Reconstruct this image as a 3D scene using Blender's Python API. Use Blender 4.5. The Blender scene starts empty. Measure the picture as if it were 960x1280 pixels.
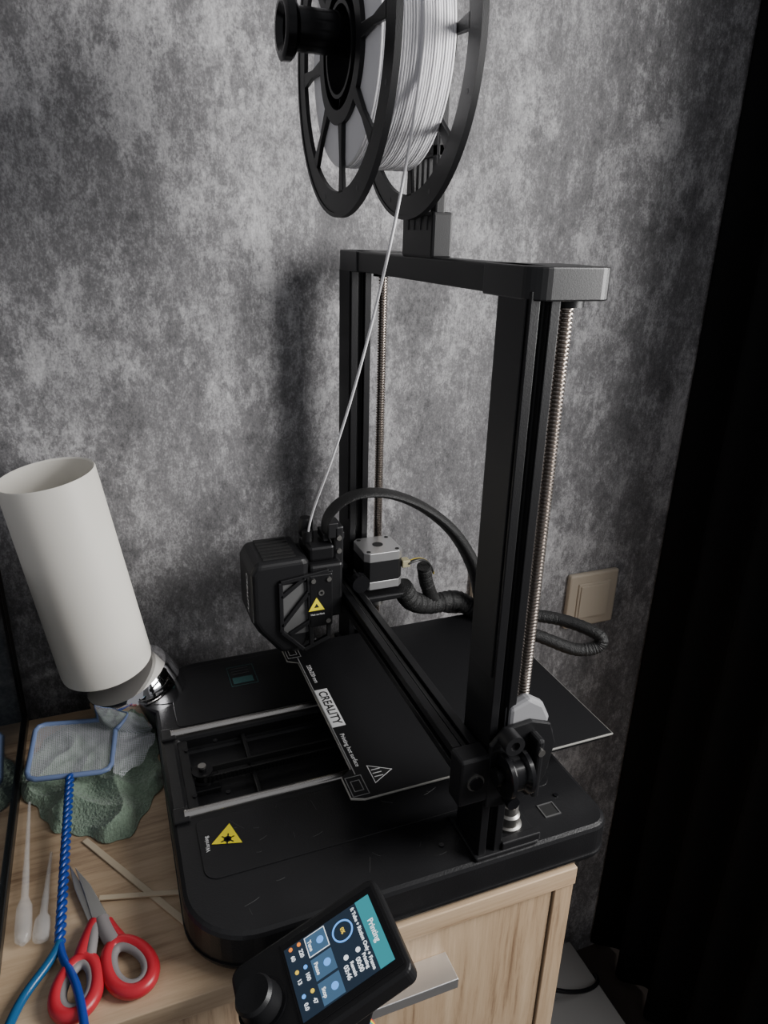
import bpy, bmesh, math, random
from mathutils import Vector, Matrix, noise
random.seed(4)
sc=bpy.context.scene
# ------------------------------------------------------------------ camera
al,p,ro,f=0.3812,0.3706,0.0265,890.28
fw=Vector((-math.cos(al)*math.cos(p),math.sin(al)*math.cos(p),-math.sin(p)))
r=Vector((math.sin(al),math.cos(al),0));u=r.cross(fw)
R=r*math.cos(ro)+u*math.sin(ro);U=-r*math.sin(ro)+u*math.cos(ro)
cd=bpy.data.cameras.new('camera');cam=bpy.data.objects.new('camera',cd);sc.collection.objects.link(cam)
M=Matrix.Identity(4)
for i in range(3):
    M[i][0]=R[i];M[i][1]=U[i];M[i][2]=-fw[i]
M.translation=Vector((0.5235,-0.2253,0.4803))
cam.matrix_world=M
cd.sensor_fit='VERTICAL';cd.sensor_height=36;cd.sensor_width=27;cd.lens=f/1280*36;cd.clip_start=.01
sc.camera=cam
# ------------------------------------------------------------------ materials
def mat(name,col,rough=.5,metal=0,bump=0,bscale=200,trans=0,emit=None,estr=1,alpha=1,var=0,vscale=30,spec=.5,sss=0,sheen=0):
    m=bpy.data.materials.new(name);m.use_nodes=True
    nt=m.node_tree;b=nt.nodes['Principled BSDF']
    b.inputs['Base Color'].default_value=(*col,1);b.inputs['Roughness'].default_value=rough
    b.inputs['Metallic'].default_value=metal;b.inputs['Transmission Weight'].default_value=trans
    b.inputs['Alpha'].default_value=alpha;b.inputs['Specular IOR Level'].default_value=spec
    b.inputs['Subsurface Weight'].default_value=sss;b.inputs['Sheen Weight'].default_value=sheen
    if sss: b.inputs['Subsurface Radius'].default_value=(.02,.02,.02)
    if emit:
        b.inputs['Emission Color'].default_value=(*emit,1);b.inputs['Emission Strength'].default_value=estr
    tc=nt.nodes.new('ShaderNodeTexCoord')
    n=nt.nodes.new('ShaderNodeTexNoise');n.inputs['Scale'].default_value=vscale;n.inputs['Detail'].default_value=6
    nt.links.new(tc.outputs['Object'],n.inputs['Vector'])
    if var:
        mx=nt.nodes.new('ShaderNodeMix');mx.data_type='RGBA'
        mx.inputs[6].default_value=(*[c*(1-var) for c in col],1);mx.inputs[7].default_value=(*[min(1,c*(1+var)) for c in col],1)
        nt.links.new(n.outputs[0],mx.inputs[0]);nt.links.new(mx.outputs[2],b.inputs['Base Color'])
    if bump:
        n2=nt.nodes.new('ShaderNodeTexNoise');n2.inputs['Scale'].default_value=bscale
        nt.links.new(tc.outputs['Object'],n2.inputs['Vector'])
        bp=nt.nodes.new('ShaderNodeBump');bp.inputs['Strength'].default_value=bump;bp.inputs['Distance'].default_value=.001
        nt.links.new(n2.outputs[0],bp.inputs['Height']);nt.links.new(bp.outputs[0],b.inputs['Normal'])
    return m
BLK=mat('black_plastic',(.009,.009,.010),.42,bump=.1,bscale=1500,var=.2,spec=.4)
BLKG=mat('black_gloss',(.007,.007,.008),.2,spec=.4)
BLKM=mat('black_metal',(.009,.009,.010),.38,metal=.2,bump=.08,bscale=900,spec=.4)
BASEM=mat('base_shell_plastic',(.010,.010,.011),.34,bump=.15,bscale=700,var=.4,vscale=25,spec=.45)
BED=mat('bed_surface',(.006,.006,.007),.5,bump=.3,bscale=2500,spec=.3)
STEEL=mat('steel',(.62,.60,.57),.25,metal=1)
SCREWS=mat('screw_steel',(.46,.41,.37),.3,metal=1)
STEELB=mat('brushed_steel',(.42,.41,.39),.4,metal=1,var=.15,vscale=90)
CHROME=mat('chrome',(.75,.75,.77),.06,metal=1)
ALU=mat('aluminium',(.7,.7,.7),.35,metal=.9,var=.08)
WHITEP=mat('white_filament',(.95,.94,.97),.4,sss=.2)
GLASSW=mat('frosted_glass',(.86,.83,.76),.5,var=.03,vscale=15,sss=.25)
BEIGE=mat('outlet_plastic',(.50,.43,.34),.45)
BEIGE2=mat('outlet_insert',(.38,.34,.28),.4)
RED=mat('red_plastic',(.50,.02,.035),.35)
GREYR=mat('grey_rubber',(.24,.22,.22),.6)
BLUE=mat('blue_wire',(.008,.045,.28),.3)
BLUEC=mat('net_blue_frame',(.18,.25,.45),.4)
CLEAR=mat('translucent_plastic',(.85,.85,.84),.12,alpha=.26)
WOODS=mat('stick_wood',(.60,.50,.36),.6,var=.15)
YEL=mat('yellow_label',(.85,.72,.02),.5)
WHT=mat('white_print',(.75,.75,.75),.6)
GRY=mat('grey_print',(.22,.22,.22),.6)
INK=mat('black_ink',(.01,.01,.01),.6)
TEAL=mat('teal_print',(.03,.09,.09),.5)
SLEEVE=mat('braided_sleeve',(.014,.014,.014),.5,bump=1,bscale=900)
PAPER=mat('grey_carton',(.16,.16,.16),.8)
TANK=mat('tank_dark_glass',(.006,.008,.010),.06)
TANKF=mat('tank_trim',(.008,.008,.008),.3)

def wall_mat():
    m=bpy.data.materials.new('concrete_wallpaper');m.use_nodes=True;nt=m.node_tree;b=nt.nodes['Principled BSDF']
    L=nt.links.new;N=nt.nodes.new
    tc=N('ShaderNodeTexCoord')
    def nz(scale,det,rough,sc=(1,1,1),dist=0,off=0):
        mp=N('ShaderNodeMapping');mp.inputs['Scale'].default_value=sc;mp.inputs['Location'].default_value=(off,off,off);L(tc.outputs['Object'],mp.inputs[0])
        n=N('ShaderNodeTexNoise');n.inputs['Scale'].default_value=scale;n.inputs['Detail'].default_value=det
        n.inputs['Roughness'].default_value=rough;n.inputs['Distortion'].default_value=dist;L(mp.outputs[0],n.inputs['Vector']);return n.outputs[0]
    def ramp(inp,a,b_,c0=0,c1=1):
        q=N('ShaderNodeMapRange');q.inputs[1].default_value=a;q.inputs[2].default_value=b_;q.inputs[3].default_value=c0;q.inputs[4].default_value=c1
        L(inp,q.inputs[0]);return q.outputs[0]
    def math_(op,a,b_):
        q=N('ShaderNodeMath');q.operation=op
        for k,x in((0,a),(1,b_)):
            if isinstance(x,(int,float)): q.inputs[k].default_value=x
            else: L(x,q.inputs[k])
        return q.outputs[0]
    big=ramp(nz(3.6,6,.55,(1,1,.8),.2),.36,.64)
    mid=ramp(nz(15,12,.74,(1,1,.65),.2,5.3),.38,.62)
    worn=ramp(nz(9,15,.80,(1,1,.8),.1,3.1),.495,.555)
    dark=ramp(nz(12,15,.80,(1,1,.8),.1,7.7),.515,.58)
    wisp=ramp(nz(38,12,.78,(1,1,.35),.1,4.4),.51,.58)
    fine=ramp(nz(170,8,.8,(1,1,.6),0,1.7),.36,.64)
    grain=ramp(nz(520,3,.7,(1,1,.7),0,2.2),.38,.62)
    s=math_('ADD',math_('MULTIPLY',big,.11),.10)
    s=math_('ADD',s,math_('MULTIPLY',mid,.16))
    s=math_('ADD',s,math_('MULTIPLY',worn,.16))
    s=math_('SUBTRACT',s,math_('MULTIPLY',dark,.12))
    s=math_('ADD',s,math_('MULTIPLY',wisp,.11))
    s=math_('ADD',s,math_('MULTIPLY',fine,.24))
    s=math_('ADD',s,math_('MULTIPLY',grain,.15))
    cr=N('ShaderNodeValToRGB');cr.color_ramp.elements[0].position=.08;cr.color_ramp.elements[0].color=(.052,.051,.054,1)
    cr.color_ramp.elements[1].position=.90;cr.color_ramp.elements[1].color=(.66,.65,.66,1)
    e=cr.color_ramp.elements.new(.45);e.color=(.205,.201,.207,1)
    L(s,cr.inputs[0]);L(cr.outputs[0],b.inputs['Base Color']);b.inputs['Roughness'].default_value=.62
    bp=N('ShaderNodeBump');bp.inputs['Strength'].default_value=.2;bp.inputs['Distance'].default_value=.001;L(s,bp.inputs['Height']);L(bp.outputs[0],b.inputs['Normal'])
    return m
WALL=wall_mat()
def wood_mat(name,axis):
    m=bpy.data.materials.new(name);m.use_nodes=True;nt=m.node_tree;b=nt.nodes['Principled BSDF'];L=nt.links.new;N=nt.nodes.new
    tc=N('ShaderNodeTexCoord');mp=N('ShaderNodeMapping')
    s=[1,1,1];s['xyz'.index(axis)]=.06;mp.inputs['Scale'].default_value=s;L(tc.outputs['Object'],mp.inputs[0])
    n=N('ShaderNodeTexNoise');n.inputs['Scale'].default_value=110;n.inputs['Detail'].default_value=10;n.inputs['Roughness'].default_value=.75;n.inputs['Distortion'].default_value=.3;L(mp.outputs[0],n.inputs['Vector'])
    n2=N('ShaderNodeTexNoise');n2.inputs['Scale'].default_value=16;n2.inputs['Detail'].default_value=6;n2.inputs['Distortion'].default_value=1.2;L(mp.outputs[0],n2.inputs['Vector'])
    mx=N('ShaderNodeMath');mx.operation='ADD';L(n.outputs[0],mx.inputs[0]);L(n2.outputs[0],mx.inputs[1])
    cr=N('ShaderNodeValToRGB');e=cr.color_ramp.elements;e[0].position=.39;e[0].color=(.20,.12,.068,1);e[1].position=.61;e[1].color=(.60,.45,.30,1)
    k=e.new(.48);k.color=(.46,.325,.205,1)
    q=N('ShaderNodeMath');q.operation='MULTIPLY';q.inputs[1].default_value=.5;L(mx.outputs[0],q.inputs[0]);L(q.outputs[0],cr.inputs[0]);L(cr.outputs[0],b.inputs['Base Color'])
    b.inputs['Roughness'].default_value=.5
    bp=N('ShaderNodeBump');bp.inputs['Strength'].default_value=.15;bp.inputs['Distance'].default_value=.001;L(n.outputs[0],bp.inputs['Height']);L(bp.outputs[0],b.inputs['Normal'])
    return m
WOODT=wood_mat('oak_laminate_top','y');WOODF=wood_mat('oak_laminate_front','z')
FLOOR=mat('floor_laminate',(.05,.04,.035),.5,var=.3,vscale=12)
CURT=mat('black_curtain_cloth',(.004,.004,.0045),.85,bump=.5,bscale=400,spec=.2)
TOWEL=mat('green_towel_cloth',(.24,.32,.24),1.0,bump=1.0,bscale=900,var=.55,vscale=420,spec=.05,sheen=.4)

# ------------------------------------------------------------------ helpers
def empty(name):
    o=bpy.data.objects.new(name,None);sc.collection.objects.link(o);return o
def finish(name,bm,m,parent=None,bevel=0,smooth=False,seg=2):
    me=bpy.data.meshes.new(name);bmesh.ops.recalc_face_normals(bm,faces=bm.faces);bm.to_mesh(me);bm.free()
    o=bpy.data.objects.new(name,me);sc.collection.objects.link(o);me.materials.append(m)
    if parent: o.parent=parent
    if bevel:
        b=o.modifiers.new('bevel','BEVEL');b.width=bevel;b.segments=seg;b.limit_method='ANGLE';b.angle_limit=math.radians(40)
    if smooth:
        for q in me.polygons:q.use_smooth=True
        e=o.modifiers.new('es','EDGE_SPLIT');e.split_angle=math.radians(35)
    return o
def box(name,x0,x1,y0,y1,z0,z1,m,parent=None,bevel=0,mtx=None):
    bm=bmesh.new();bmesh.ops.create_cube(bm,size=1)
    for v in bm.verts: v.co=Vector(((x0+x1)/2+v.co.x*(x1-x0),(y0+y1)/2+v.co.y*(y1-y0),(z0+z1)/2+v.co.z*(z1-z0)))
    if mtx: bm.transform(mtx)
    return finish(name,bm,m,parent,bevel)
def frame_to(p0,p1):
    p0=Vector(p0);d=Vector(p1)-p0;q=d.to_track_quat('Z','Y');return Matrix.Translation(p0)@q.to_matrix().to_4x4(),d.length
def lathe(name,prof,m,parent=None,mtx=None,seg=48,closed=False,smooth=True):
    bm=bmesh.new();rings=[]
    for rr,z in prof:
        if rr<1e-6: rings.append([bm.verts.new((0,0,z))]);continue
        rings.append([bm.verts.new((rr*math.cos(2*math.pi*i/seg),rr*math.sin(2*math.pi*i/seg),z)) for i in range(seg)])
    pairs=list(zip(rings[:-1],rings[1:]))
    if closed: pairs.append((rings[-1],rings[0]))
    for a,b in pairs:
        for i in range(seg):
            j=(i+1)%seg
            if len(a)==1 and len(b)==1: continue
            if len(a)==1: bm.faces.new((a[0],b[i],b[j]))
            elif len(b)==1: bm.faces.new((a[i],a[j],b[0]))
            else: bm.faces.new((a[i],a[j],b[j],b[i]))
    if mtx: bm.transform(mtx)
    return finish(name,bm,m,parent,smooth=smooth)
def cyl(name,p0,p1,rad,m,parent=None,r2=None,seg=32):
    X,l=frame_to(p0,p1);r2=rad if r2 is None else r2
    return lathe(name,[(0,0),(rad,0),(r2,l),(0,l)],m,parent,X,seg)
def ring(name,p0,p1,ri,ro_,m,parent=None,seg=48):
    X,l=frame_to(p0,p1);return lathe(name,[(ri,0),(ro_,0),(ro_,l),(ri,l)],m,parent,X,seg,closed=True)
def prism(name,poly,axis,a0,a1,m,parent=None,bevel=0,mtx=None,smooth=False):
    bm=bmesh.new()
    def P(q,a): return {'x':(a,q[0],q[1]),'y':(q[0],a,q[1]),'z':(q[0],q[1],a)}[axis]
    A=[bm.verts.new(P(q,a0)) for q in poly];B=[bm.verts.new(P(q,a1)) for q in poly]
    bm.faces.new(A);bm.faces.new(B[::-1])
    for i in range(len(poly)):
        j=(i+1)%len(poly);bm.faces.new((A[i],B[i],B[j],A[j]))
    if mtx: bm.transform(mtx)
    return finish(name,bm,m,parent,bevel,smooth)
def rrect(x0,x1,y0,y1,rs,n=8):
    out=[]
    for (cx,cy,a0,rr) in ((x0+rs[0],y0+rs[0],180,rs[0]),(x1-rs[1],y0+rs[1],270,rs[1]),(x1-rs[2],y1-rs[2],0,rs[2]),(x0+rs[3],y1-rs[3],90,rs[3])):
        for k in range(n+1):
            a=math.radians(a0+90*k/n);out.append((cx+rr*math.cos(a),cy+rr*math.sin(a)))
    return out
def tube(name,pts,rad,m,parent=None,kind='NURBS',res=10,cyclic=False):
    c=bpy.data.curves.new(name,'CURVE');c.dimensions='3D';c.bevel_depth=rad;c.bevel_resolution=5;c.resolution_u=res;c.use_fill_caps=True
    s=c.splines.new(kind);s.points.add(len(pts)-1)
    for i,q in enumerate(pts): s.points[i].co=(*q,1)
    if kind=='NURBS': s.order_u=4;s.use_endpoint_u=not cyclic
    s.use_cyclic_u=cyclic
    o=bpy.data.objects.new(name,c);sc.collection.objects.link(o);c.materials.append(m)
    if parent:o.parent=parent
    return o
def catmull(pts,n=10):
    P=[Vector(q) for q in pts];P=[P[0]*2-P[1]]+P+[P[-1]*2-P[-2]];out=[]
    for i in range(1,len(P)-2):
        for k in range(n):
            t=k/n;a,b,c,d=P[i-1],P[i],P[i+1],P[i+2]
            out.append(.5*((2*b)+(c-a)*t+(2*a-5*b+4*c-d)*t*t+(3*b-a-3*c+d)*t**3))
    out.append(P[-2]);return out
def strap(name,pts,w,h,m,parent,side=(1,0,0),rib=.05):
    C=catmull(pts,16);S=Vector(side);bm=bmesh.new();rings=[];n=20
    for i,c in enumerate(C):
        t=(C[min(i+1,len(C)-1)]-C[max(i-1,0)]).normalized();s=(S-t*S.dot(t)).normalized();q=t.cross(s);tt=i/(len(C)-1)
        rb=1+rib*math.sin(i*2.6)
        rings.append([bm.verts.new(c+s*w(tt)*math.cos(2*math.pi*k/n)*rb+q*h(tt)*math.sin(2*math.pi*k/n)*rb) for k in range(n)])
    for a,b in zip(rings[:-1],rings[1:]):
        for k in range(n): bm.faces.new((a[k],a[(k+1)%n],b[(k+1)%n],b[k]))
    bm.faces.new(rings[0]);bm.faces.new(rings[-1][::-1])
    return finish(name,bm,m,parent,smooth=True)
def text(name,body,size,mtx,m,parent=None,ext=.00005,bold=0):
    c=bpy.data.curves.new(name,'FONT');c.body=body;c.size=size;c.extrude=ext;c.offset=bold;c.align_x='CENTER';c.align_y='CENTER'
    o=bpy.data.objects.new(name,c);sc.collection.objects.link(o);c.materials.append(m);o.matrix_world=mtx
    if parent:o.parent=parent
    return o
def basis(o,x,y):
    x=Vector(x).normalized();y=Vector(y).normalized();z=x.cross(y);m=Matrix.Identity(4)
    for i in range(3): m[i][0]=x[i];m[i][1]=y[i];m[i][2]=z[i]
    m.translation=Vector(o);return m
def cut(o,cutter):
    md=o.modifiers.new('b','BOOLEAN');md.object=cutter;md.operation='DIFFERENCE';md.solver='EXACT'
    bev=[x for x in o.modifiers if x.name!='b']
    for x in bev:x.show_viewport=False
    bpy.context.view_layer.update();dg=bpy.context.evaluated_depsgraph_get()
    me=bpy.data.meshes.new_from_object(o.evaluated_get(dg));o.data=me
    o.modifiers.remove(md)
    for x in bev:x.show_viewport=True
    bpy.data.objects.remove(cutter)

# ------------------------------------------------------------------ room
WX=-.21;FZ=-.75;RY=.66
box('wall_back',WX-.1,WX,-2.2,RY+.1,FZ,1.9,WALL)
box('floor',WX-.1,2.6,-2.2,RY+.1,FZ-.05,FZ,FLOOR)
wr=empty('wall_right')
WR=mat('painted_wall',(.30,.30,.30),.7,var=.1)
W0,W1=.20,1.35
box('panel_1',WX,W0,RY,RY+.1,FZ,1.9,WR,wr);box('panel_2',W1,2.6,RY,RY+.1,FZ,1.9,WR,wr)
box('panel_3',W0,W1,RY,RY+.1,FZ,.05,WR,wr);box('panel_4',W0,W1,RY,RY+.1,1.3,1.9,WR,wr)
wn=empty('window_1');WF=mat('window_frame_white',(.7,.7,.7),.4)
for i,(a,b) in enumerate([(W0,W0+.04),(W1-.04,W1)]): box('stile_%d'%i,a,b,RY+.02,RY+.07,.05,1.3,WF,wn)
box('rail_b',W0+.04,W1-.04,RY+.02,RY+.07,.05,.09,WF,wn);box('rail_t',W0+.04,W1-.04,RY+.02,RY+.07,1.26,1.3,WF,wn)
bm=bmesh.new();nx,nz_=130,30;g=[]
for i in range(nx+1):
    row=[]
    for k in range(nz_+1):
        s=i/nx;t=k/nz_;x=WX+.004+s*.43;z=FZ+.02+t*2.6
        y=.524-.020*math.cos(s*36)+.006*math.sin(s*17+2*t)*s
        row.append(bm.verts.new((x,y,z)))
    g.append(row)
for i in range(nx):
    for k in range(nz_): bm.faces.new((g[i][k],g[i+1][k],g[i+1][k+1],g[i][k+1]))
o=finish('black_curtain',bm,CURT);[setattr(q,'use_smooth',True) for q in o.data.polygons]
sd=o.modifiers.new('t','SOLIDIFY');sd.thickness=.002

for nme,y0,y1,z0,z1 in (('wall_outlet',.346,.428,-.036,.048),('wall_outlet.001',.192,.274,.004,.088)):
    e=empty(nme)
    box('frame',WX,WX+.009,y0,y1,z0,z1,BEIGE,e,.003)
    box('insert',WX+.009,WX+.0115,y0+.014,y1-.014,z0+.014,z1-.014,BEIGE,e,.001)
    ym,zm=(y0+y1)/2,(z0+z1)/2
    if y0>.3:
        box('rocker_plate',WX+.0115,WX+.0135,y0+.017,y1-.017,z0+.017,z1-.017,BEIGE,e,.001)
    else:
        ring('socket_rim',(WX+.0115,ym,zm),(WX+.013,ym,zm),.018,.022,BEIGE2,e)
        cyl('pin_a',(WX+.0115,ym,zm+.008),(WX+.012,ym,zm+.008),.003,INK,e);cyl('pin_b',(WX+.0115,ym,zm-.008),(WX+.012,ym,zm-.008),.003,INK,e)

# ------------------------------------------------------------------ cabinet
cb=empty('wooden_cabinet')
CY0,CY1=-.72,.094
box('top_board',-.178,.176,CY0,CY1,-.018,0,WOODT,cb,.0008)
box('side_panel_right',-.178,.174,.076,CY1,FZ,-.0185,WOODF,cb,.0008)
box('side_panel_left',-.178,.174,CY0,CY0+.018,FZ,-.0185,WOODF,cb,.0008)
box('back_panel',-.178,-.172,CY0+.018,.076,FZ,-.0185,WOODF,cb)
for i,(z0,z1) in enumerate([(-.262,-.021),(-.506,-.265),(-.745,-.509)]):
    for j,(a,b) in enumerate([(CY0+.02,-.322),(-.318,.0745)]):
        box('drawer_front_%d_%d'%(i,j),.156,.172,a,b,z0,z1,WOODF,cb,.001)
        if j==1:
            zz=z0+.213
            prism('drawer_handle_%d'%i,[(.172,zz),(.172,zz-.002),(.194,zz-.002),(.194,zz-.009),(.196,zz-.010),(.196,zz)],'y',a+.07,-.022,ALU,cb,.0006)

# ------------------------------------------------------------------ printer
pr=empty('desktop_3d_printer')
ZB=.039
outl=rrect(-.172,.176,-.214,.124,(.05,.05,.018,.018),10)
base=prism('base_shell',outl,'z',0.004,ZB,BASEM,pr,.004)
cutter=box('c',-.046,.046,-.198,.13,.022,.06,INK);cut(base,cutter)
prism('base_skirt',rrect(-.166,.17,-.206,.118,(.045,.045,.015,.015),8),'z',0,.004,BLK,pr)
prism('base_lip',rrect(-.1728,.1768,-.2148,.1248,(.05,.05,.018,.018),10),'z',.010,.0115,BLK,pr)
prism('deck_left',rrect(-.160,-.062,-.196,.10,(.035,.006,.006,.01),6),'z',ZB,ZB+.0008,BASEM,pr,.0006)
prism('deck_right',rrect(.062,.122,-.196,.10,(.006,.01,.01,.006),6),'z',ZB,ZB+.0008,BASEM,pr,.0006)
SCUF=mat('scuff',(.06,.06,.06),.6)
for k in range(26):
    x=random.uniform(.05,.165);y=random.uniform(-.19,.0);a=random.uniform(0,math.pi);l=random.uniform(.003,.016)
    z=ZB+(.0008 if x<.122 else 0)
    if .055<x<.16: tube('scuff_%d'%k,[(x,y,z),(x+l*.5*math.cos(a)+.001,y+l*.5*math.sin(a),z),(x+l*math.cos(a),y+l*math.sin(a),z)],.00012,SCUF,pr)
for s in(-1,1):
    cyl('y_rod_%d'%s,(s*.0526,-.203,ZB+.001),(s*.0526,.122,ZB+.001),.0042,STEEL,pr)
    prism('rod_cradle_%d'%s,[(s*.0526-.008,-.212),(s*.0526+.008,-.212),(s*.0526+.008,-.199),(s*.0526-.008,-.199)],'z',ZB,ZB+.003,BLK,pr,.001)
box('channel_crossbar',-.046,.046,-.199,-.190,.022,.036,BLK,pr,.001)
box('channel_rib',-.046,.046,-.140,-.136,.022,.030,BLK,pr,.001)
for s in(-1,1): box('belt_run_%d'%s,.002+s*.006-.0008,.002+s*.006+.0008,-.182,.12,.029,.035,INK,pr)
for k in range(70): box('belt_tooth',.0088,.0094,-.178+k*.0035,-.1765+k*.0035,.029,.035,BLKM,pr)
lathe('idler_pulley',[(0,0),(.009,0),(.009,.0015),(.0062,.002),(.0062,.009),(.009,.0095),(.009,.011),(.003,.011),(.003,.014),(0,.014)],BLKM,pr,Matrix.Translation((.002,-.182,.027)),32)
cyl('idler_screw',(.002,-.182,.041),(.002,-.182,.043),.0035,STEELB,pr)
box('idler_bracket',-.012,.016,-.199,-.168,.022,.027,BLKM,pr,.001)
for (a,b) in((-.03,-.192),(.03,-.192),(-.035,-.165),(.035,-.165),(.15,-.02),(.157,.045),(.135,.095)):
    cyl('base_screw',(a,b,.036 if abs(a)<.05 else ZB),(a,b,.0375 if abs(a)<.05 else ZB+.001),.002,BLKG,pr,seg=12)
sx,sy=.147,.080
SVC=mat('svc',(.07,.07,.07),.6)
for (a,b,c,d) in((-.006,.006,-.0075,-.0065),(-.006,.006,.0065,.0075),(-.007,-.006,-.0075,.0075),(.006,.007,-.0075,.0075)):
    box('service_frame',sx+a,sx+b,sy+c,sy+d,ZB,ZB+.0008,SVC,pr)
box('service_inset',sx-.006,sx+.006,sy-.0065,sy+.0065,ZB,ZB+.0003,INK,pr)
box('bed_carriage',-.062,.062,-.01,.10,.046,.050,BLKM,pr,.001)
for s in(-1,1):
    for yy in(.0,.09): box('bearing_%d'%s,s*.0526-.009,s*.0526+.009,yy-.014,yy+.014,.034,.047,BLKM,pr,.002)
for sx_ in(-.085,.085):
    for sy_ in(-.04,.13): cyl('bed_standoff',(sx_,sy_,.046),(sx_,sy_,.068),.005,BLKM,pr)
    box('bed_arm',sx_-.008,sx_+.008,-.045,.135,.046,.049,BLKM,pr)
box('bed_arm_cross',-.085,.085,.03,.06,.0455,.0495,BLKM,pr)
YB=-.0724
box('heated_bed',-.1155,.1155,YB+.002,YB+.233,.0668,.0705,BLKM,pr,.0008)
PLEDGE=mat('plate_edge',(.55,.54,.5),.35,metal=.6)
def bed_outline(d=0):
    y0=YB+d;y1=YB+.235-d;h=.1175-d
    return [(-h,y0-.0),(-h+.004,y0-.010),(-h+.028,y0-.010),(-h+.034,y0),(h-.034,y0),(h-.028,y0-.010),(h-.004,y0-.010),(h,y0),(h,y1),(-h,y1)]
prism('build_plate',bed_outline(),'z',.0711,.0726,PLEDGE,pr,.0002)
prism('build_surface',bed_outline(.0009),'z',.0726,.0731,BED,pr)
ZP=.07325
def flat(name,poly,z,m,parent=pr): return prism(name,poly,'z',z,z+.0001,m,parent)
flat('plate_front_line',[(-.09,YB+.0012),(.09,YB+.0012),(.09,YB+.0022),(-.09,YB+.0022)],ZP,GRY)
flat('logo_patch',[(-.030,YB+.002),(.028,YB+.002),(.028,YB+.0145),(-.030,YB+.0145)],ZP,WHT)
text('logo_text','CREALITY',.0115,Matrix.Translation((-.001,YB+.0082,ZP+.0002)),INK,pr,bold=.0002)
text('size_text','220x220 mm',.006,Matrix.Translation((-.058,YB+.008,ZP)),WHT,pr)
text('surface_text','Printing hot surface',.0055,Matrix.Translation((.060,YB+.007,ZP)),WHT,pr)
def outline_rect(name,x0,x1,y0,y1,w,z,m,parent=pr):
    for i,(a,b,c,d) in enumerate(((x0,x1,y0,y0+w),(x0,x1,y1-w,y1),(x0,x0+w,y0+w,y1-w),(x1-w,x1,y0+w,y1-w))):
        flat(name+'_%d'%i,[(a,c),(b,c),(b,d),(a,d)],z,m,parent)
for s in(-1,1):
    cxx=s*.1025
    outline_rect('tab_icon_%d'%s,cxx-.011,cxx+.011,YB-.008,YB+.006,.0007,ZP,GRY)
    outline_rect('tab_icon_in_%d'%s,cxx-.006,cxx+.006,YB-.005,YB+.003,.0007,ZP,GRY)
def tri(name,cx,cy,size,ang,z,m,parent=pr):
    flat(name,[(cx+size*math.cos(ang+k*2*math.pi/3),cy+size*math.sin(ang+k*2*math.pi/3)) for k in range(3)],z,m,parent)
TX=.094
tri('bed_hot_tri_a',TX,YB+.020,.0125,math.radians(90),ZP,WHT);tri('bed_hot_tri_b',TX,YB+.020,.0112,math.radians(90),ZP+.0001,INK)
for k in range(3): flat('bed_hot_wave_%d'%k,[(TX-.0045+k*.004,YB+.0155),(TX-.0037+k*.004,YB+.0155),(TX-.0037+k*.004,YB+.0230),(TX-.0045+k*.004,YB+.0230)],ZP+.0002,WHT)
tri('warn_tri_border',.086,-.174,.0145,math.radians(165),ZB+.0009,INK)
tri('warn_tri',.086,-.174,.0135,math.radians(165),ZB+.0010,YEL)
flat('warn_mark',[(.0885+.003*math.cos(a),-.1745+.003*math.sin(a)) for a in [k*math.pi/6 for k in range(12)]],ZB+.0012,INK)
for k in range(3):
    a=math.radians(45+k*60);dx,dy=math.cos(a),math.sin(a)
    flat('warn_bar_%d'%k,[(.0885+dx*.0055-dy*.0005,-.1745+dy*.0055+dx*.0005),(.0885-dx*.0055-dy*.0005,-.1745-dy*.0055+dx*.0005),(.0885-dx*.0055+dy*.0005,-.1745-dy*.0055-dx*.0005),(.0885+dx*.0055+dy*.0005,-.1745+dy*.0055-dx*.0005)],ZB+.0012,INK)
text('warn_text','Warning',.0045,basis((.088,-.190,ZB+.001),(-1,0,0),(0,-1,0)),WHT,pr)
outline_rect('id_label',-.146,-.110,-.136,-.108,.0006,ZB+.0009,TEAL);flat('id_block',[(-.125,-.133),(-.114,-.133),(-.114,-.112),(-.125,-.112)],ZB+.0009,TEAL)
DIM=mat('dim_print',(.10,.10,.10),.6)
for k in range(3): flat('id_line_%d'%k,[(-.142+k*.005,-.132),(-.1415+k*.005,-.132),(-.1415+k*.005,-.114),(-.142+k*.005,-.114)],ZB+.0009,DIM)

XO,XI,YQ=.1715,.1349,.020
ZT2,ZT=.4492,.4665
def post(s):
    a,b=XI,XO;c=(a+b)/2
    P=[(a,0),(b,0),(b,.0065),(b-.002,.0065),(b-.002,.0045),(b-.006,.0075),(b-.006,.0125),(b-.002,.0155),(b-.002,.0135),(b,.0135),(b,YQ),
       (c+.013,YQ),(c+.013,YQ-.005),(c+.006,YQ-.005),(c+.006,YQ),(c-.006,YQ),(c-.006,YQ-.005),(c-.013,YQ-.005),(c-.013,YQ),(a,YQ),
       (a,.0135),(a+.006,.0135),(a+.006,.0065),(a,.0065)]
    if s<0: P=[(-x,y) for x,y in P][::-1]
    prism('gantry_post_%s'%('right' if s>0 else 'left'),P,'z',ZB-.006,ZT2+.004,BLKM,pr,.0006)
    x0,x1=sorted((s*(XI+.003),s*(XO-.003)))
    box('post_cover_%d'%s,x0,x1,-.0012,0.0,.20,ZT2,BLK,pr,.0005)
post(1);post(-1)
prism('top_beam',[(0,ZT2),(.020,ZT2),(.020,ZT-.001),(.018,ZT),(.002,ZT),(0,ZT-.001)],'x',-.160,.160,BLK,pr,.0008)
CAPM=mat('cap_plastic',(.016,.016,.017),.36,bump=.05,bscale=900)
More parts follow.
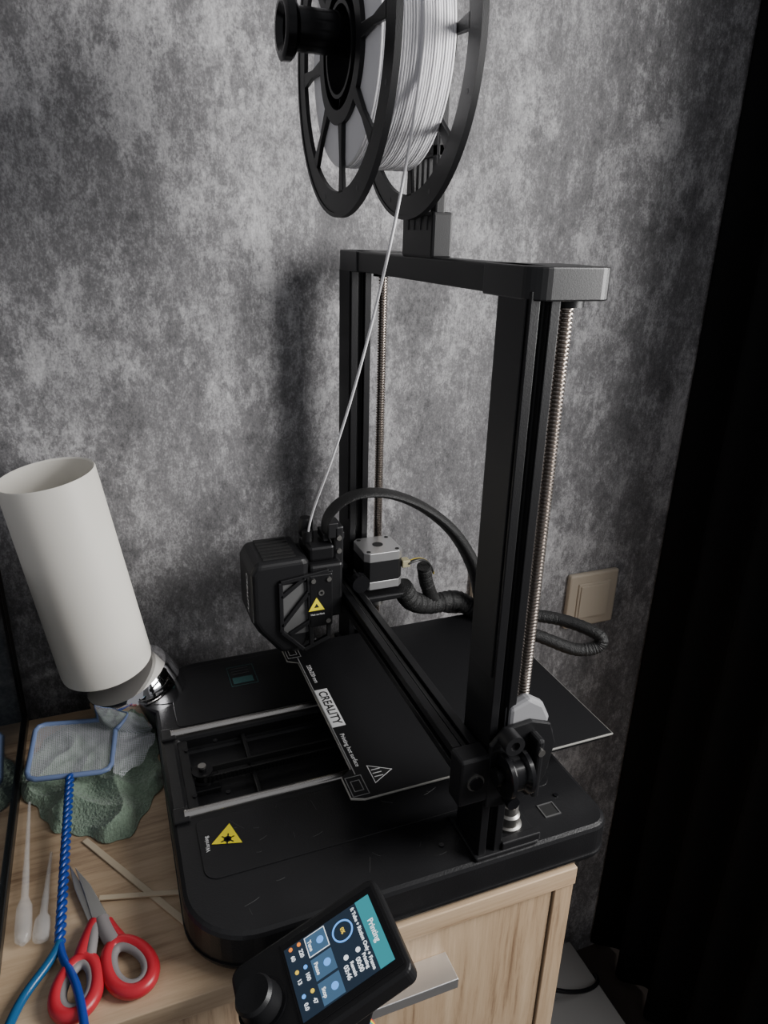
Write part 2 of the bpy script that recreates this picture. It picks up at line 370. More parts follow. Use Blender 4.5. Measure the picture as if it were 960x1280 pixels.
for s in(-1,1):
    pts=rrect(.118,.1755,-.0015,.0535,(.001,.012,.010,.004),6) 
    if s<0: pts=[(-x,y) for x,y in pts][::-1]
    prism('beam_end_cap_%d'%s,pts,'z',ZT2-.001,ZT,CAPM,pr,.003)
    cyl('screw_bearing_%d'%s,(s*.1515,.0382,ZT2-.006),(s*.1515,.0382,ZT2),.010,BLK,pr)
PT=.0026
prof=[(0,0)];L=ZT2-.004-(ZB+.004);n=int(L/PT)
for k in range(n): 
    prof+=[(.0034,k*PT),(.0046,k*PT+PT*.30),(.0046,k*PT+PT*.62),(.0034,k*PT+PT*.92)]
prof+=[(0,n*PT)]
for s in(-1,1):
    o=lathe('lead_screw_%d'%s,prof,SCREWS,pr,Matrix.Translation((s*.1515,.0382,ZB+.004)),20)
    lathe('shaft_coupler_%d'%s,[(0,0),(.0105,0),(.0105,.006),(.0085,.007),(.0085,.015),(.0068,.017),(.0068,.024),(0,.024)],STEELB,pr,Matrix.Translation((s*.1515,.0382,ZB)),32)
    P=rrect(.126,.1745,-.003,.055,(.002,.002,.006,.006),4)
    if s<0:P=[(-x,y) for x,y in P][::-1]
    prism('post_foot_%d'%s,P,'z',ZB,ZB+.0035,BLK,pr,.001)
    for yy in (.028,.050):
        cyl('foot_screw',(s*.168,yy,ZB+.0035),(s*.168,yy,ZB+.005),.0022,BLKG,pr,seg=12)
box('foot_rib_right',.1665,.1735,.020,.054,ZB+.003,ZB+.010,BLK,pr,.001)
# X rail
ZR=.141
P=[(-.022,ZR),(-.022,ZR-.007),(-.018,ZR-.007),(-.018,ZR-.013),(-.022,ZR-.013),(-.022,ZR-.020),(-.002,ZR-.020),(-.002,ZR),(-.0085,ZR),(-.0085,ZR-.005),(-.0155,ZR-.005),(-.0155,ZR)]
prism('x_rail',P,'x',-.168,.160,BLKM,pr,.0005)
box('x_belt',-.16,.160,-.0135,-.0105,ZR-.004,ZR-.0025,INK,pr)
rc=pr
box('rail_end_block',.1605,.178,-.024,.000,.102,.142,BLK,rc,.002)
cyl('end_screw',(.178,-.012,.122),(.1805,-.012,.122),.0052,BLKG,rc);ring('end_screw_washer',(.178,-.012,.122),(.179,-.012,.122),.0050,.0066,STEELB,rc)
prism('carriage_plate',[(-.002,.096),(.020,.092),(.040,.100),(.047,.112),(.052,.140),(.046,.158),(.030,.164),(.008,.162),(-.002,.150)],'x',.1745,.1785,BLK,rc,.001)
yc,zc,xc=.013,.130,.186
X,l=frame_to((xc,yc-.010,zc),(xc,yc+.010,zc))
lathe('guide_wheel',[(.004,0),(.0145,0),(.0165,.001),(.0165,.004),(.0130,.0065),(.0130,.0135),(.0165,.016),(.0165,.019),(.0145,.020),(.004,.020)],BLKG,rc,X,48,closed=True)
cyl('wheel_axle',(xc,yc-.013,zc),(xc,yc+.013,zc),.0045,BLKM,rc,seg=24)
cyl('wheel_axle_head',(xc,yc-.015,zc),(xc,yc-.0125,zc),.0065,BLKM,rc,seg=24)
ring('wheel_guard_top',(.1785,.010,.156),(.190,.010,.156),.0035,.0075,BLK,rc)
cyl('guard_bolt',(.1785,.010,.156),(.188,.010,.156),.0034,BLKG,rc)
cyl('guard_bolt_b',(.1785,.016,.101),(.187,.016,.101),.0050,BLKG,rc)
box('guard_side',.178,.191,.028,.034,.106,.156,BLK,rc,.002)
cyl('side_screw',(.191,.031,.146),(.1922,.031,.146),.0028,STEELB,rc,seg=12)
box('carriage_back',.139,.176,.024,.052,.112,.150,BLK,rc,.003)
cyl('lead_nut',(.1515,.0382,.150),(.1515,.0382,.156),.011,STEELB,rc)
prism('cable_clip_grey',[(.014,.150),(.046,.146),(.048,.160),(.042,.172),(.030,.180),(.014,.174)],'x',.164,.174,mat('grey_nylon',(.24,.24,.25),.5),rc,.003)
box('left_carriage',-.176,-.130,-.026,-.001,.100,.150,BLK,pr,.003)
box('motor_mount',-.134,-.084,-.001,.048,.126,.133,BLKM,pr,.002)
mx0,mx1,my0,my1=-.130,-.088,.001,.043
def motor(z0,z1,nm):
    c=.005
    poly=[(mx0+c,my0),(mx1-c,my0),(mx1,my0+c),(mx1,my1-c),(mx1-c,my1),(mx0+c,my1),(mx0,my1-c),(mx0,my0+c)]
    prism(nm+'_top',poly,'z',z1-.010,z1,ALU,pr,.0006);prism(nm+'_bottom',poly,'z',z0,z0+.009,ALU,pr,.0006)
    q=[(x*.985+(mx0+mx1)/2*.015,y*.985+(my0+my1)/2*.015) for x,y in poly]
    prism(nm+'_laminations',q,'z',z0+.009,z1-.010,BLK,pr)
    xc,yc=(mx0+mx1)/2,(my0+my1)/2
    cyl(nm+'_bore',(xc,yc,z1),(xc,yc,z1+.0004),.0055,INK,pr)
    for a in(-.0155,.0155):
        for b in(-.0155,.0155): cyl(nm+'_bolt',(xc+a,yc+b,z1),(xc+a,yc+b,z1+.0003),.0022,INK,pr,seg=12)
motor(.139,.180,'x_motor')
cyl('x_motor_pulley',(-.109,.022,.112),(-.109,.022,.132),.007,STEELB,pr)
box('motor_plug',-.100,-.090,.043,.052,.158,.166,mat('connector_white',(.35,.32,.2),.5),pr,.001)
for k,cc in enumerate([(.55,.40,.02),(.02,.02,.02),(.03,.03,.03)]):
    tube('motor_wire_%d'%k,[(-.094+k*.002,.050,.162),(-.094+k*.002,.062,.168),(-.097,.078,.162),(-.102,.085,.140)],.0012,mat('wire_%d'%k,cc,.4),pr)
box('left_tower_pedestal',-.172,-.128,-.006,.06,ZB,ZB+.006,BLK,pr,.002)

def head():
    pr_=[(-.116,.176),(-.110,.187),(-.060,.188),(-.058,.182),(-.058,.100),(-.066,.086),(-.088,.084),(-.110,.112),(-.116,.124)]
    o=prism('head_shell',pr_,'x',-.146,-.084,BLK,pr,.007)
    o.modifiers['bevel'].segments=4
    box('head_backplate',-.146,-.084,-.058,-.024,.118,.178,BLK,pr,.003)
    prism('head_fan_duct',[(-.082,.090),(-.050,.090),(-.046,.082),(-.075,.079)],'x',-.138,-.094,BLK,pr,.001)
    cyl('nozzle',(-.115,-.066,.085),(-.115,-.066,.0745),.004,mat('brass',(.6,.4,.12),.3,metal=1),pr,r2=.0008)
    X0,X1=-.084,-.0815
    def bar(a,b,w,nm,m=BLK):
        a=Vector(a);b=Vector(b);d=(b-a).normalized();n=Vector((-d.y,d.x))*w/2
        prism(nm,[tuple(a-n),tuple(b-n),tuple(b+n),tuple(a+n)],'x',X0,X1+.0015,m,pr,.0006)
    for i,(a,b) in enumerate([((-.088,.166),(-.040,.172)),((-.088,.166),(-.088,.112)),((-.088,.112),(-.066,.088)),((-.066,.088),(-.040,.098)),((-.040,.098),(-.038,.172)),
                              ((-.088,.150),(-.064,.168)),((-.088,.118),(-.060,.152)),((-.060,.168),(-.058,.092)),((-.080,.108),(-.058,.120))]): bar(a,b,.0042,'side_strut_%d'%i)
    box('side_plate',-.084,-.0795,-.060,-.036,.112,.170,BLKM,pr,.0015)
    box('side_light_panel',-.0845,-.0835,-.086,-.06,.106,.162,mat('inner_grey',(.10,.10,.10),.35),pr)
    for (yy,zz) in((-.056,.164),(-.040,.164),(-.041,.118)): cyl('plate_screw',(-.0795,yy,zz),(-.078,yy,zz),.0024,STEELB,pr,seg=12)
    ring('plate_hole',(-.0797,-.048,.150),(-.0787,-.048,.150),.0016,.0030,STEELB,pr,16)
    c=Vector((-.053,.136))
    for nm,s,m,x in(('head_tri_edge',.0105,INK,-.0793),('head_tri',.0095,YEL,-.0791),('head_tri_mark',.0030,INK,-.0789)):
        prism(nm,[(c.x+s*math.cos(math.radians(90+k*120)),c.y+s*math.sin(math.radians(90+k*120))) for k in range(3)],'x',x,x+.0001,m,pr)
    text('head_label','Hot surface',.0030,basis((-.0789,-.052,.127),(0,1,0),(0,0,1)),WHT,pr)
    text('head_logo','CREALITY',.0095,basis((-.104,-.1162,.150),(0,0,-1),(1,0,0)),WHT,pr)
    for k in range(7): box('top_vent_%d'%k,-.140+k*.0075,-.136+k*.0075,-.102,-.070,.1872,.1885,INK,pr)
    box('extruder_body',-.136,-.092,-.056,-.030,.178,.194,BLKM,pr,.003)
    cyl('filament_inlet',(-.112,-.052,.19),(-.112,-.052,.204),.0055,BLK,pr)
    lathe('tension_knob',[(0,0),(.006,0),(.0075,.004),(.0075,.016),(.0055,.020),(0,.020)],BLK,pr,Matrix.Translation((-.128,-.050,.192)),32)
    box('cable_clamp',-.122,-.094,-.030,-.020,.165,.212,BLK,pr,.002)
    box('cable_clamp_b',-.120,-.098,-.040,-.018,.196,.204,BLK,pr,.001)
    box('clamp_finger',-.100,-.094,-.036,-.026,.200,.216,BLK,pr,.001)
    for k in range(3): cyl('clamp_screw_%d'%k,(-.094,-.025,.172+k*.014),(-.0925,-.025,.172+k*.014),.0026,STEELB,pr,seg=12)
    cyl('guide_roller_u',(-.084,-.008,.155),(-.074,-.008,.155),.009,BLKG,pr);cyl('guide_roller_l',(-.084,-.008,.112),(-.074,-.008,.112),.009,BLKG,pr)
head()
strap('head_cable',[(-.108,-.028,.185),(-.106,-.036,.208),(-.104,-.027,.228),(-.102,-.004,.2405),(-.1,.030,.238),(-.1,.070,.218),(-.1,.108,.183),(-.1,.136,.135),(-.1,.148,.09),(-.085,.148,.05)],lambda t:.0105+.003*t,lambda t:.0022+.0058*min(1,max(0,(t-.25)*1.8)),SLEEVE,pr,rib=.02)
strap('motor_cable',[(-.100,.072,.152),(-.106,.080,.125),(-.118,.098,.095),(-.125,.125,.080),(-.115,.165,.082),(-.085,.190,.085)],lambda t:.008,lambda t:.0075,SLEEVE,pr)
strap('motor_cable_b',[(-.092,.044,.135),(-.1,.060,.112),(-.115,.09,.095),(-.118,.125,.092),(-.11,.155,.07)],lambda t:.011,lambda t:.011,SLEEVE,pr)
strap('rear_cable_loop',[(-.085,.13,.045),(-.09,.160,.07),(-.07,.18,.088),(-.045,.215,.09),(-.010,.240,.086),(-.006,.238,.074),(-.015,.215,.070),(-.044,.178,.079),(-.06,.15,.07),(-.06,.12,.045)],lambda t:.0076,lambda t:.0068,SLEEVE,pr)
hx0,hx1=-.016,.037
box('holder_foot',hx0-.001,hx1+.001,.000,.016,ZT-.001,ZT+.030,BLK,pr,.002)
SLT=mat('slot_grey',(.09,.09,.09),.7)  # plain grey for the thin boxes that mark the foot slots
for k in range(4): box('foot_slot_%d'%k,hx0+.007+k*.011,hx0+.012+k*.011,-.0006,.0004,ZT+.018,ZT+.027,SLT,pr)
box('holder_arm_l',hx0,hx0+.009,.002,.010,ZT+.028,.60,BLK,pr,.0015);box('holder_arm_r',hx1-.009,hx1,.002,.010,ZT+.028,.60,BLK,pr,.0015)
for k in range(3): box('holder_rib_%d'%k,hx0+.0145+k*.009,hx0+.0180+k*.009,.003,.009,ZT+.028,.58,BLK,pr,.001)
for zz in(.535,.585): box('holder_tie',hx0,hx1,.002,.010,zz-.004,zz+.004,BLK,pr,.001)
HC=(.0103,.600)
cyl('holder_head',(HC[0],.002,HC[1]),(HC[0],.012,HC[1]),.027,BLK,pr)
X,l=frame_to((HC[0],.004,HC[1]),(HC[0],-.098,HC[1]))
lathe('holder_tube',[(.0,0),(.0125,0),(.0125,l-.010),(.0165,l-.008),(.0185,l-.006),(.0185,l-.001),(.0165,l),(.0135,l),(.010,l-.004),(.010,.02),(0,.02)],BLKG,pr,X,48)

# ------------------------------------------------------------------ spool
sp=empty('filament_spool')
SC=(.0103,.5912)
HOLE=mat('hole_grey',(.08,.08,.08),.6)  # plain grey for the flat discs that mark the rim holes
def flange(y0,y1,nm):
    mk=lambda a,b,n: ring(nm+n,(SC[0],y0,SC[1]),(SC[0],y1,SC[1]),a,b,BLK,sp,96)
    mk(.0835,.100,'_rim');mk(.034,.043,'_hub_ring')
    ring(nm+'_rim_bead',(SC[0],y0-.0006,SC[1]),(SC[0],y1+.0006,SC[1]),.0975,.1003,BLK,sp,96)
    for k in range(8):
        a=math.radians(k*45+3);dx,dz=math.cos(a),math.sin(a);n=(-dz*.0028,dx*.0028)
        P=[]
        for rr,sg,w in((.042,-1,1.5),(.063,-1,.9),(.085,-1,1.8),(.085,1,1.8),(.063,1,.9),(.042,1,1.5)):
            P.append((SC[0]+dx*rr+n[0]*sg*w,SC[1]+dz*rr+n[1]*sg*w))
        prism(nm+'_spoke_%d'%k,P,'y',y0,y1,BLK,sp,.0006)
        a+=math.radians(22)
        cyl(nm+'_rim_hole_%d'%k,(SC[0]+.0915*math.cos(a),y0-.0001,SC[1]+.0915*math.sin(a)),(SC[0]+.0915*math.cos(a),y0+.0001,SC[1]+.0915*math.sin(a)),.0017,HOLE,sp,seg=12)
flange(-.0598,-.0568,'near_flange');flange(-.0088,-.0058,'far_flange')
ring('hub_core',(SC[0],-.0600,SC[1]),(SC[0],-.0056,SC[1]),.0250,.0275,BLK,sp,64)
ring('hub_shell',(SC[0],-.0568,SC[1]),(SC[0],-.0088,SC[1]),.0400,.0425,BLK,sp,64)
for k in range(8):
    a=math.radians(k*45+20);dx,dz=math.cos(a),math.sin(a)
    prism('hub_web_%d'%k,[(SC[0]+dx*.027-dz*.001,SC[1]+dz*.027+dx*.001),(SC[0]+dx*.041-dz*.001,SC[1]+dz*.041+dx*.001),(SC[0]+dx*.041+dz*.001,SC[1]+dz*.041-dx*.001),(SC[0]+dx*.027+dz*.001,SC[1]+dz*.027-dx*.001)],'y',-.055,-.012,BLK,sp)
prof=[(.0428,0)];W=.0478;n=27;pt=W/n
for k in range(n):
    rr=.0680+.0002*math.sin(k*1.7)
    for j in range(6):
        a=math.pi*j/5;prof.append((rr+pt*.34*math.sin(a),pt*(k+.5)-pt*.5*math.cos(a)*.98))
prof.append((.0428,W))
X,l=frame_to((SC[0],-.0567,SC[1]),(SC[0],0,SC[1]))
o=lathe('wound_filament',prof,WHITEP,sp,X,128,closed=True);o.modifiers['es'].split_angle=math.radians(75)
tube('filament_strand',[(SC[0]+.0695*math.cos(math.radians(a)),-.030,SC[1]+.0695*math.sin(math.radians(a))) for a in (30,15,0,-10)]+[(.060,-.033,.50),(.0,-.041,.37),(-.07,-.048,.265),(-.105,-.0515,.222),(-.112,-.052,.198)],.00105,WHITEP,sp)

# ------------------------------------------------------------------ display unit
D=empty('printer_control_display')
vy=Vector((0,0.0925,0.0430)).normalized()
MD=basis((.190,-.188,.034),(1,0,0),vy)
def dbox(nm,x0,x1,y0,y1,z0,z1,m,bv=0): return box(nm,x0,x1,y0,y1,z0,z1,m,D,bv,MD)
prism('display_body',rrect(0,.0695,-.004,.1045,(.008,.008,.006,.006),5),'z',-.014,0,BLK,D,.002,MD)
dbox('display_glass',.006,.064,.032,.101,0,.0006,BLKG,.0002)
def E(nm,c,s): return mat(nm,(0.0,0.0,0.0),.3,emit=c,estr=s)
SBG=E('lcd_bg',(.014,.026,.045),1.1);ST=E('lcd_teal',(.03,.24,.28),1.3);SW=E('lcd_white',(.8,.85,.9),1.5);SB=E('lcd_blue',(.12,.38,.95),1.5);SBD=E('lcd_tile',(.05,.11,.19),1.3);SY=E('lcd_yellow',(.8,.55,.05),1.4);SO=E('lcd_orange',(.9,.25,.03),1.4)
dbox('lcd_panel',.011,.059,.034,.097,.0006,.0009,SBG)
dbox('lcd_title_bar',.011,.059,.087,.097,.0009,.0011,ST)
def dt(nm,b,s,x,y,m): text(nm,b,s,MD@Matrix.Translation((x,y,.0013)),m,D,bold=.00008)
dt('t1','Printing',.0052,.035,.0920,SW);dt('t2','ft Tube + Riction Only + Frame',.0034,.035,.0840,SW)
lathe('progress_ring',[(.0062,0),(.0072,0),(.0072,.0003),(.0062,.0003)],SB,D,MD@Matrix.Translation((.023,.0735,.0009)),40,closed=True);dt('t3','0%',.0035,.023,.0735,SY)
dt('t4','00:00',.0042,.049,.0765,SW);dt('t5','Printing',.0032,.049,.0808,SW);dt('t6','03:46',.0042,.049,.068,SW);dt('t7','Remain',.0032,.049,.0722,SW)
cyl_ = lambda x,y,rr,m,nm: lathe(nm,[(0,0),(rr,0),(rr,.0003),(0,.0003)],m,D,MD@Matrix.Translation((x,y,.0010)),24)
cyl_(.040,.0785,.0016,SW,'ic1');cyl_(.040,.0700,.0016,SW,'ic2')
for k,(lb,x) in enumerate((('Tune',.0190),('Pause',.035),('Stop',.0510))):
    dbox('tile_%d'%k,x-.0071,x+.0071,.0485,.0632,.0009,.0010,SBD if k else SW)
    if k==0: dbox('tile_in',x-.0066,x+.0066,.0490,.0627,.0010,.0011,SBD)
    cyl_(x,.0583,.0024,SB,'tile_ic_%d'%k);dt('tl_%d'%k,lb,.0035,x,.0512,SW)
for k in range(3):
    x=.0180+k*.0160
    cyl_(x-.0045,.0445,.0013,(SO,SB,SY)[k],'st_%d'%k);dt('s_%d'%k,('220','100','47')[k],.0036,x+.002,.0445,SW)
    cyl_(x-.0045,.0385,.0013,(SO,SY,SB)[k],'su_%d'%k);dt('u_%d'%k,('60','13','0.0')[k],.0036,x+.002,.0385,SW)
lathe('control_knob',[(0,.0),(.0135,0),(.0135,.004),(.0120,.010),(.0125,.013),(.0110,.0155),(.004,.0150),(0,.0148)],BLK,D,MD@Matrix.Translation((.034,.013,0)),40)
ring('knob_base',tuple(MD@Vector((.034,.013,0))),tuple(MD@Vector((.034,.013,.0015))),.0136,.0160,BLKG,D)
box('display_bracket',.168,.225,-.165,-.120,.006,.024,BLK,D,.002)
prism('display_stand',[(-.160,.010),(-.115,.010),(-.105,.058),(-.150,.040)],'x',.195,.245,BLK,D,.002)
for k,cc in enumerate([(.5,.02,.02),(.7,.3,.02),(.7,.65,.05),(.05,.35,.08),(.03,.12,.5),(.25,.04,.35),(.5,.5,.5)]):
    tube('ribbon_wire_%d'%k,[(.222+k*.0012,-.135,.020),(.232+k*.0012,-.100,.0),(.232+k*.0012,-.105,-.02),(.220+k*.0012,-.130,-.03),(.197+k*.0012,-.150,-.02),(.176,-.155,.01)],.0007,mat('ribbon_%d'%k,cc,.4),D)

# ------------------------------------------------------------------ lamp
lm=empty('table_lamp')
B0=Vector((-.138,-.221,.0205));ax=Vector((.04,-.35,.935)).normalized();q=ax.to_track_quat('Z','Y').to_matrix().to_4x4()
lathe('chrome_base',[(0,0),(.0445,0),(.0460,.003),(.0455,.024),(.0430,.040),(.0415,.043),(0,.043)],CHROME,lm,Matrix.Translation(B0)@q,64)
G0=Vector((-.148,-.2530,.0685));gx=Vector((.03,-.14,1)).normalized();q=gx.to_track_quat('Z','Y').to_matrix().to_4x4()
prof=[(0,.000),(.041,0),(.0435,.002),(.0440,.006),(.0420,.208),(.0413,.2095),(.0400,.208),(.0415,.009),(.036,.004),(0,.004)]
lathe('frosted_shade',prof,GLASSW,lm,Matrix.Translation(G0)@q,72)
tube('lamp_cord',[(-.15,-.180,.03),(-.158,-.168,.022),(-.17,-.160,.025),(-.188,-.152,.02),(-.195,-.145,-.05),(-.2,-.14,-.3)],.0025,BLK,lm)

# ------------------------------------------------------------------ towel (terry cloth with folds)
bm=bmesh.new();n=260;g=[]
for i in range(n+1):
    row=[]
    for j in range(n+1):
        a=i/n*2-1;b=j/n*2-1
        x=a*math.sqrt(1-b*b/2);y=b*math.sqrt(1-a*a/2)
        ang=math.atan2(y,x);rr=math.hypot(x,y)
        k=1+.09*math.sin(3*ang+.6)+.05*math.sin(7*ang)+.02*math.sin(19*ang+1)
        X_=-.078+x*k*.090;Y_=-.270+y*k*.063
        q1=noise.noise(Vector((X_*14,Y_*14,2)));q2=noise.noise(Vector((X_*18,Y_*18,9)))
        w1=1-2*abs(math.sin((X_*34+Y_*70)+2.4*q1));w2=1-2*abs(math.sin((X_*60-Y_*38)+2.8*q2))
        fz=noise.noise(Vector((X_*520,Y_*520,4)))+.6*noise.noise(Vector((X_*1100,Y_*1100,1)))
        h=(.0095+.0045*w1+.0028*w2)*min(1,(1.015-rr)*9)+.0009*fz if rr<1.01 else 0
        dl=math.hypot(X_+.138,Y_+.225);h*=min(1,max(0,(dl-.050)/.02))
        h=max(.0012,h)
        row.append(bm.verts.new((X_,Y_,h)))
    g.append(row)
for i in range(n):
    for j in range(n): bm.faces.new((g[i][j],g[i+1][j],g[i+1][j+1],g[i][j+1]))
tw=finish('green_towel',bm,TOWEL);[setattr(q,'use_smooth',True) for q in tw.data.polygons]
s=tw.modifiers.new('s','SOLIDIFY');s.thickness=.0010;s.offset=-1

# ------------------------------------------------------------------ fish net
fn=empty('aquarium_fish_net')
zn=.020
C=[Vector((-.134,-.324,zn+.003)),Vector((-.118,-.250,zn+.003)),Vector((-.046,-.258,zn)),Vector((-.058,-.329,zn))]
def rounded(C,k=.12):
    out=[];n=len(C)
    for i in range(n):
        a,b,c=C[i-1],C[i],C[(i+1)%n]
        out+=[tuple(b+(a-b)*k),tuple(b+(a-b)*k*.3+(c-b)*k*.3),tuple(b+(c-b)*k)]
    return out
tube('net_frame',rounded(C),.0024,BLUEC,fn,'POLY',cyclic=True)
NET=bpy.data.materials.new('net_mesh');NET.use_nodes=True;nt=NET.node_tree;b=nt.nodes['Principled BSDF'];b.inputs['Base Color'].default_value=(.85,.87,.92,1);b.inputs['Roughness'].default_value=.8
tc=nt.nodes.new('ShaderNodeTexCoord')
sep=nt.nodes.new('ShaderNodeSeparateXYZ');nt.links.new(tc.outputs['Object'],sep.inputs[0])
outs=[]
for ax_ in (0,1):
    m1=nt.nodes.new('ShaderNodeMath');m1.operation='MULTIPLY';m1.inputs[1].default_value=2*math.pi/.0016;nt.links.new(sep.outputs[ax_],m1.inputs[0])
    m2=nt.nodes.new('ShaderNodeMath');m2.operation='SINE';nt.links.new(m1.outputs[0],m2.inputs[0])
    m3=nt.nodes.new('ShaderNodeMapRange');m3.inputs[1].default_value=.2;m3.inputs[2].default_value=.7;m3.inputs[3].default_value=.08;m3.inputs[4].default_value=.55;nt.links.new(m2.outputs[0],m3.inputs[0]);outs.append(m3.outputs[0])
mm=nt.nodes.new('ShaderNodeMath');mm.operation='MAXIMUM';nt.links.new(outs[0],mm.inputs[0]);nt.links.new(outs[1],mm.inputs[1]);nt.links.new(mm.outputs[0],b.inputs['Alpha'])
def cloth(nm,fn_,n=50):
    bm=bmesh.new();g=[[bm.verts.new(fn_(i/n,j/n)) for j in range(n+1)] for i in range(n+1)]
    for i in range(n):
        for j in range(n): bm.faces.new((g[i][j],g[i+1][j],g[i+1][j+1],g[i][j+1]))
    o=finish(nm,bm,NET,fn);[setattr(q,'use_smooth',True) for q in o.data.polygons]
def bag(s_,t_):
    P=(C[0]*(1-s_)+C[1]*s_)*(1-t_)+(C[3]*(1-s_)+C[2]*s_)*t_
    e=16*s_*(1-s_)*t_*(1-t_);return P+Vector((0,0,-.003*e+.002*e*noise.noise(Vector((s_*7,t_*7,0)))))
cloth('net_bag',bag)
def spill(s_,t_):
    w=math.sin(math.pi*min(1,t_*.80+.14))
    x=-.118+t_*.078+s_*.004*math.sin(t_*9);y=-.251-.005*t_+s_*.037*w
    return Vector((x,y,.0215-.004*s_+.0022*math.sin(t_*26+s_*3)*s_+.001*noise.noise(Vector((s_*4,t_*8,5)))))
cloth('net_bag_spill',spill)
A=Vector((-.052,-.2925,zn));Bp=Vector((.108,-.298,.007));N=90
for ph in(0,1):
    pts=[]
    d=(Bp-A).normalized();s1=d.cross(Vector((0,0,1))).normalized();s2=d.cross(s1)
    for k in range(N+1):
        t=k/N;a=t*2*math.pi*13+ph*math.pi;pts.append(tuple(A+(Bp-A)*t+s1*.0020*math.cos(a)+s2*.0020*math.sin(a)))
    tube('twisted_handle_%d'%ph,pts,.0021,BLUE,fn,'POLY')
tube('handle_fork_a',[tuple(Bp),(.12,-.302,.006),(.135,-.318,.005),(.155,-.327,.005),(.19,-.335,.005)],.0032,mat('blue_sleeve',(.01,.09,.22),.25),fn)
tube('handle_fork_b',[tuple(Bp),(.12,-.297,.006),(.135,-.290,.0105),(.158,-.283,.0115),(.19,-.280,.0105)],.0028,BLUE,fn)

# ------------------------------------------------------------------ scissors
ss=empty('scissors')
SCB=mat('scissor_blade_steel',(.50,.50,.50),.32,metal=.9)
PV=Vector((.098,-.272))
def blade(tip,nm,z0,side):
    t=Vector(tip);d=(t-PV).normalized();n=Vector((-d.y,d.x))*side
    P=[PV-d*.012-n*.004,PV-d*.012+n*.006,PV+n*.0065,PV+(t-PV)*.6+n*.0045,t,PV+(t-PV)*.5-n*.0015,PV-n*.004]
    prism(nm,[tuple(x) for x in P],'z',z0,z0+.0016,SCB,ss,.0003)
blade((.034,-.294),'blade_a',.0030,1);blade((.042,-.289),'blade_b',.0050,-1)
cyl('pivot_screw',(PV.x,PV.y,.0066),(PV.x,PV.y,.0080),.0035,SCB,ss)
def loop(c,a,b,rot,nm,m1,m2,z):
    pts=[];pts2=[]
    for k in range(28):
        t=2*math.pi*k/28;x=a*math.cos(t);y=b*math.sin(t)*(1+.15*math.cos(t))
        pts.append((c[0]+x*math.cos(rot)-y*math.sin(rot),c[1]+x*math.sin(rot)+y*math.cos(rot),z))
        x*=.78;y*=.72
        pts2.append((c[0]+x*math.cos(rot)-y*math.sin(rot),c[1]+x*math.sin(rot)+y*math.cos(rot),z+.0005))
    tube(nm,pts,.0050,m1,ss,cyclic=True);tube(nm+'_grip',pts2,.0034,m2,ss,cyclic=True)
loop((.146,-.286),.020,.0125,math.radians(-12),'handle_loop_small',RED,GREYR,.006)
loop((.142,-.2535),.0215,.0132,math.radians(22),'handle_loop_large',RED,GREYR,.006)
tube('shank_a',[(PV.x+.002,PV.y-.002,.006),(.112,-.280,.006),(.126,-.284,.006)],.0056,RED,ss)
tube('shank_b',[(PV.x+.002,PV.y+.002,.007),(.110,-.268,.007),(.122,-.262,.006)],.0056,GREYR,ss)
tube('shank_b_red',[(PV.x+.004,PV.y+.006,.006),(.112,-.262,.006),(.124,-.255,.006)],.0040,RED,ss)
tube('shank_a_grip',[(.104,-.2745,.0075),(.114,-.276,.0085),(.128,-.278,.007)],.0038,GREYR,ss)

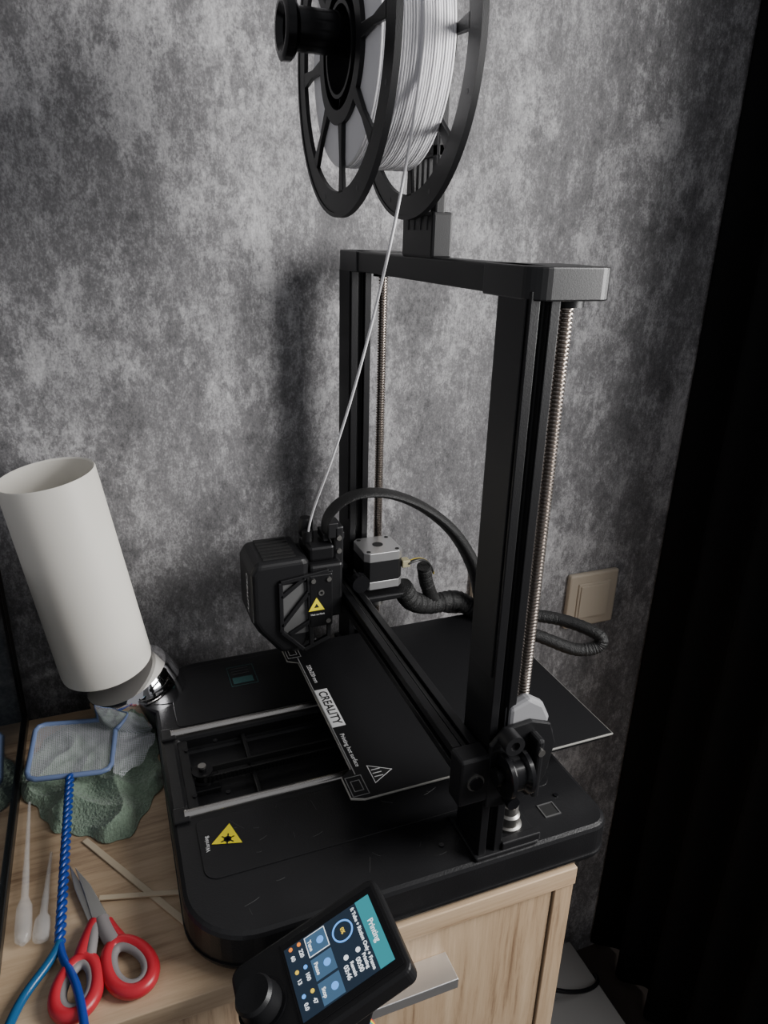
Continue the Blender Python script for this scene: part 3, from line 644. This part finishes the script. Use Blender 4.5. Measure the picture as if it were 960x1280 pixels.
for nm,a,b in(('plastic_pipette',(-.045,-.327,.006),(.100,-.3225,.006)),('plastic_pipette.001',(.02,-.307,.006),(.102,-.311,.006))):
    X,l=frame_to(a,b)
    lathe(nm,[(0,0),(.0012,0),(.0020,l*.45),(.0026,l*.55),(.0028,l*.72),(.0055,l*.78),(.0060,l*.9),(.0055,l*.97),(.002,l),(0,l)],CLEAR,None,X,24)
box('wooden_stick',-.0675,.0675,-.0026,.0026,0.0003,.0018,WOODS,None,.0005,Matrix.Translation((.067,-.2455,0))@Matrix.Rotation(math.radians(33),4,'Z'))
box('wooden_stick.001',-.03,.03,-.0022,.0022,.0019,.0033,WOODS,None,.0005,Matrix.Translation((.083,-.243,0))@Matrix.Rotation(math.radians(75),4,'Z'))

# ------------------------------------------------------------------ fish tank at the left
tk=empty('glass_fish_tank')
TY=-.336
box('tank_glass',-.172,.150,-.66,TY-.003,.004,.190,TANK,tk)
box('tank_bottom_trim',-.175,.153,-.663,TY,0,.010,TANKF,tk,.001);box('tank_top_trim',-.175,.153,-.663,TY,.185,.198,TANKF,tk,.001)
for a,b in((-.175,TY-.001),(.151,TY-.001),(-.175,-.661),(.151,-.661)): box('corner_trim',a,a+.002,b-.002,b+.001,.01,.185,TANKF,tk)

# ------------------------------------------------------------------ floor clutter
cbx=empty('cardboard_box');box('carton',-.17,-.02,.30,.42,FZ,FZ+.10,PAPER,cbx,.002);box('flap',-.165,-.09,.29,.34,FZ+.101,FZ+.103,PAPER,cbx)
pl=empty('power_cable');tube('cord',[(-.2,.16,-.3),(-.19,.2,-.5),(-.1,.25,-.58),(-.05,.36,-.60),(-.1,.44,-.66),(-.15,.44,-.7),(0,.44,-.74),(.1,.40,-.743)],.0035,BLKG,pl)
st=empty('power_strip');box('strip_body',-.14,.1,.13,.18,FZ,FZ+.04,BLKG,st,.004)
for k in range(4): ring('socket_%d'%k,(-.11+k*.055,.155,FZ+.04),(-.11+k*.055,.155,FZ+.042),.016,.02,BLK,st)

# ------------------------------------------------------------------ lights
def area(name,loc,tgt,sx_,sy_,pw,col=(1,1,1)):
    l=bpy.data.lights.new(name,'AREA');l.shape='RECTANGLE';l.size=sx_;l.size_y=sy_;l.energy=pw;l.color=col
    o=bpy.data.objects.new(name,l);sc.collection.objects.link(o);o.location=loc
    o.rotation_euler=(Vector(tgt)-Vector(loc)).to_track_quat('-Z','Y').to_euler();return o
area('window_daylight',(.58,RY+.14,.66),(-.2,-.25,.35),.56,.8,30,(1,.985,.97))
w=bpy.data.worlds.new('world');sc.world=w;w.use_nodes=True
w.node_tree.nodes['Background'].inputs[0].default_value=(.94,.95,1,1);w.node_tree.nodes['Background'].inputs[1].default_value=.30
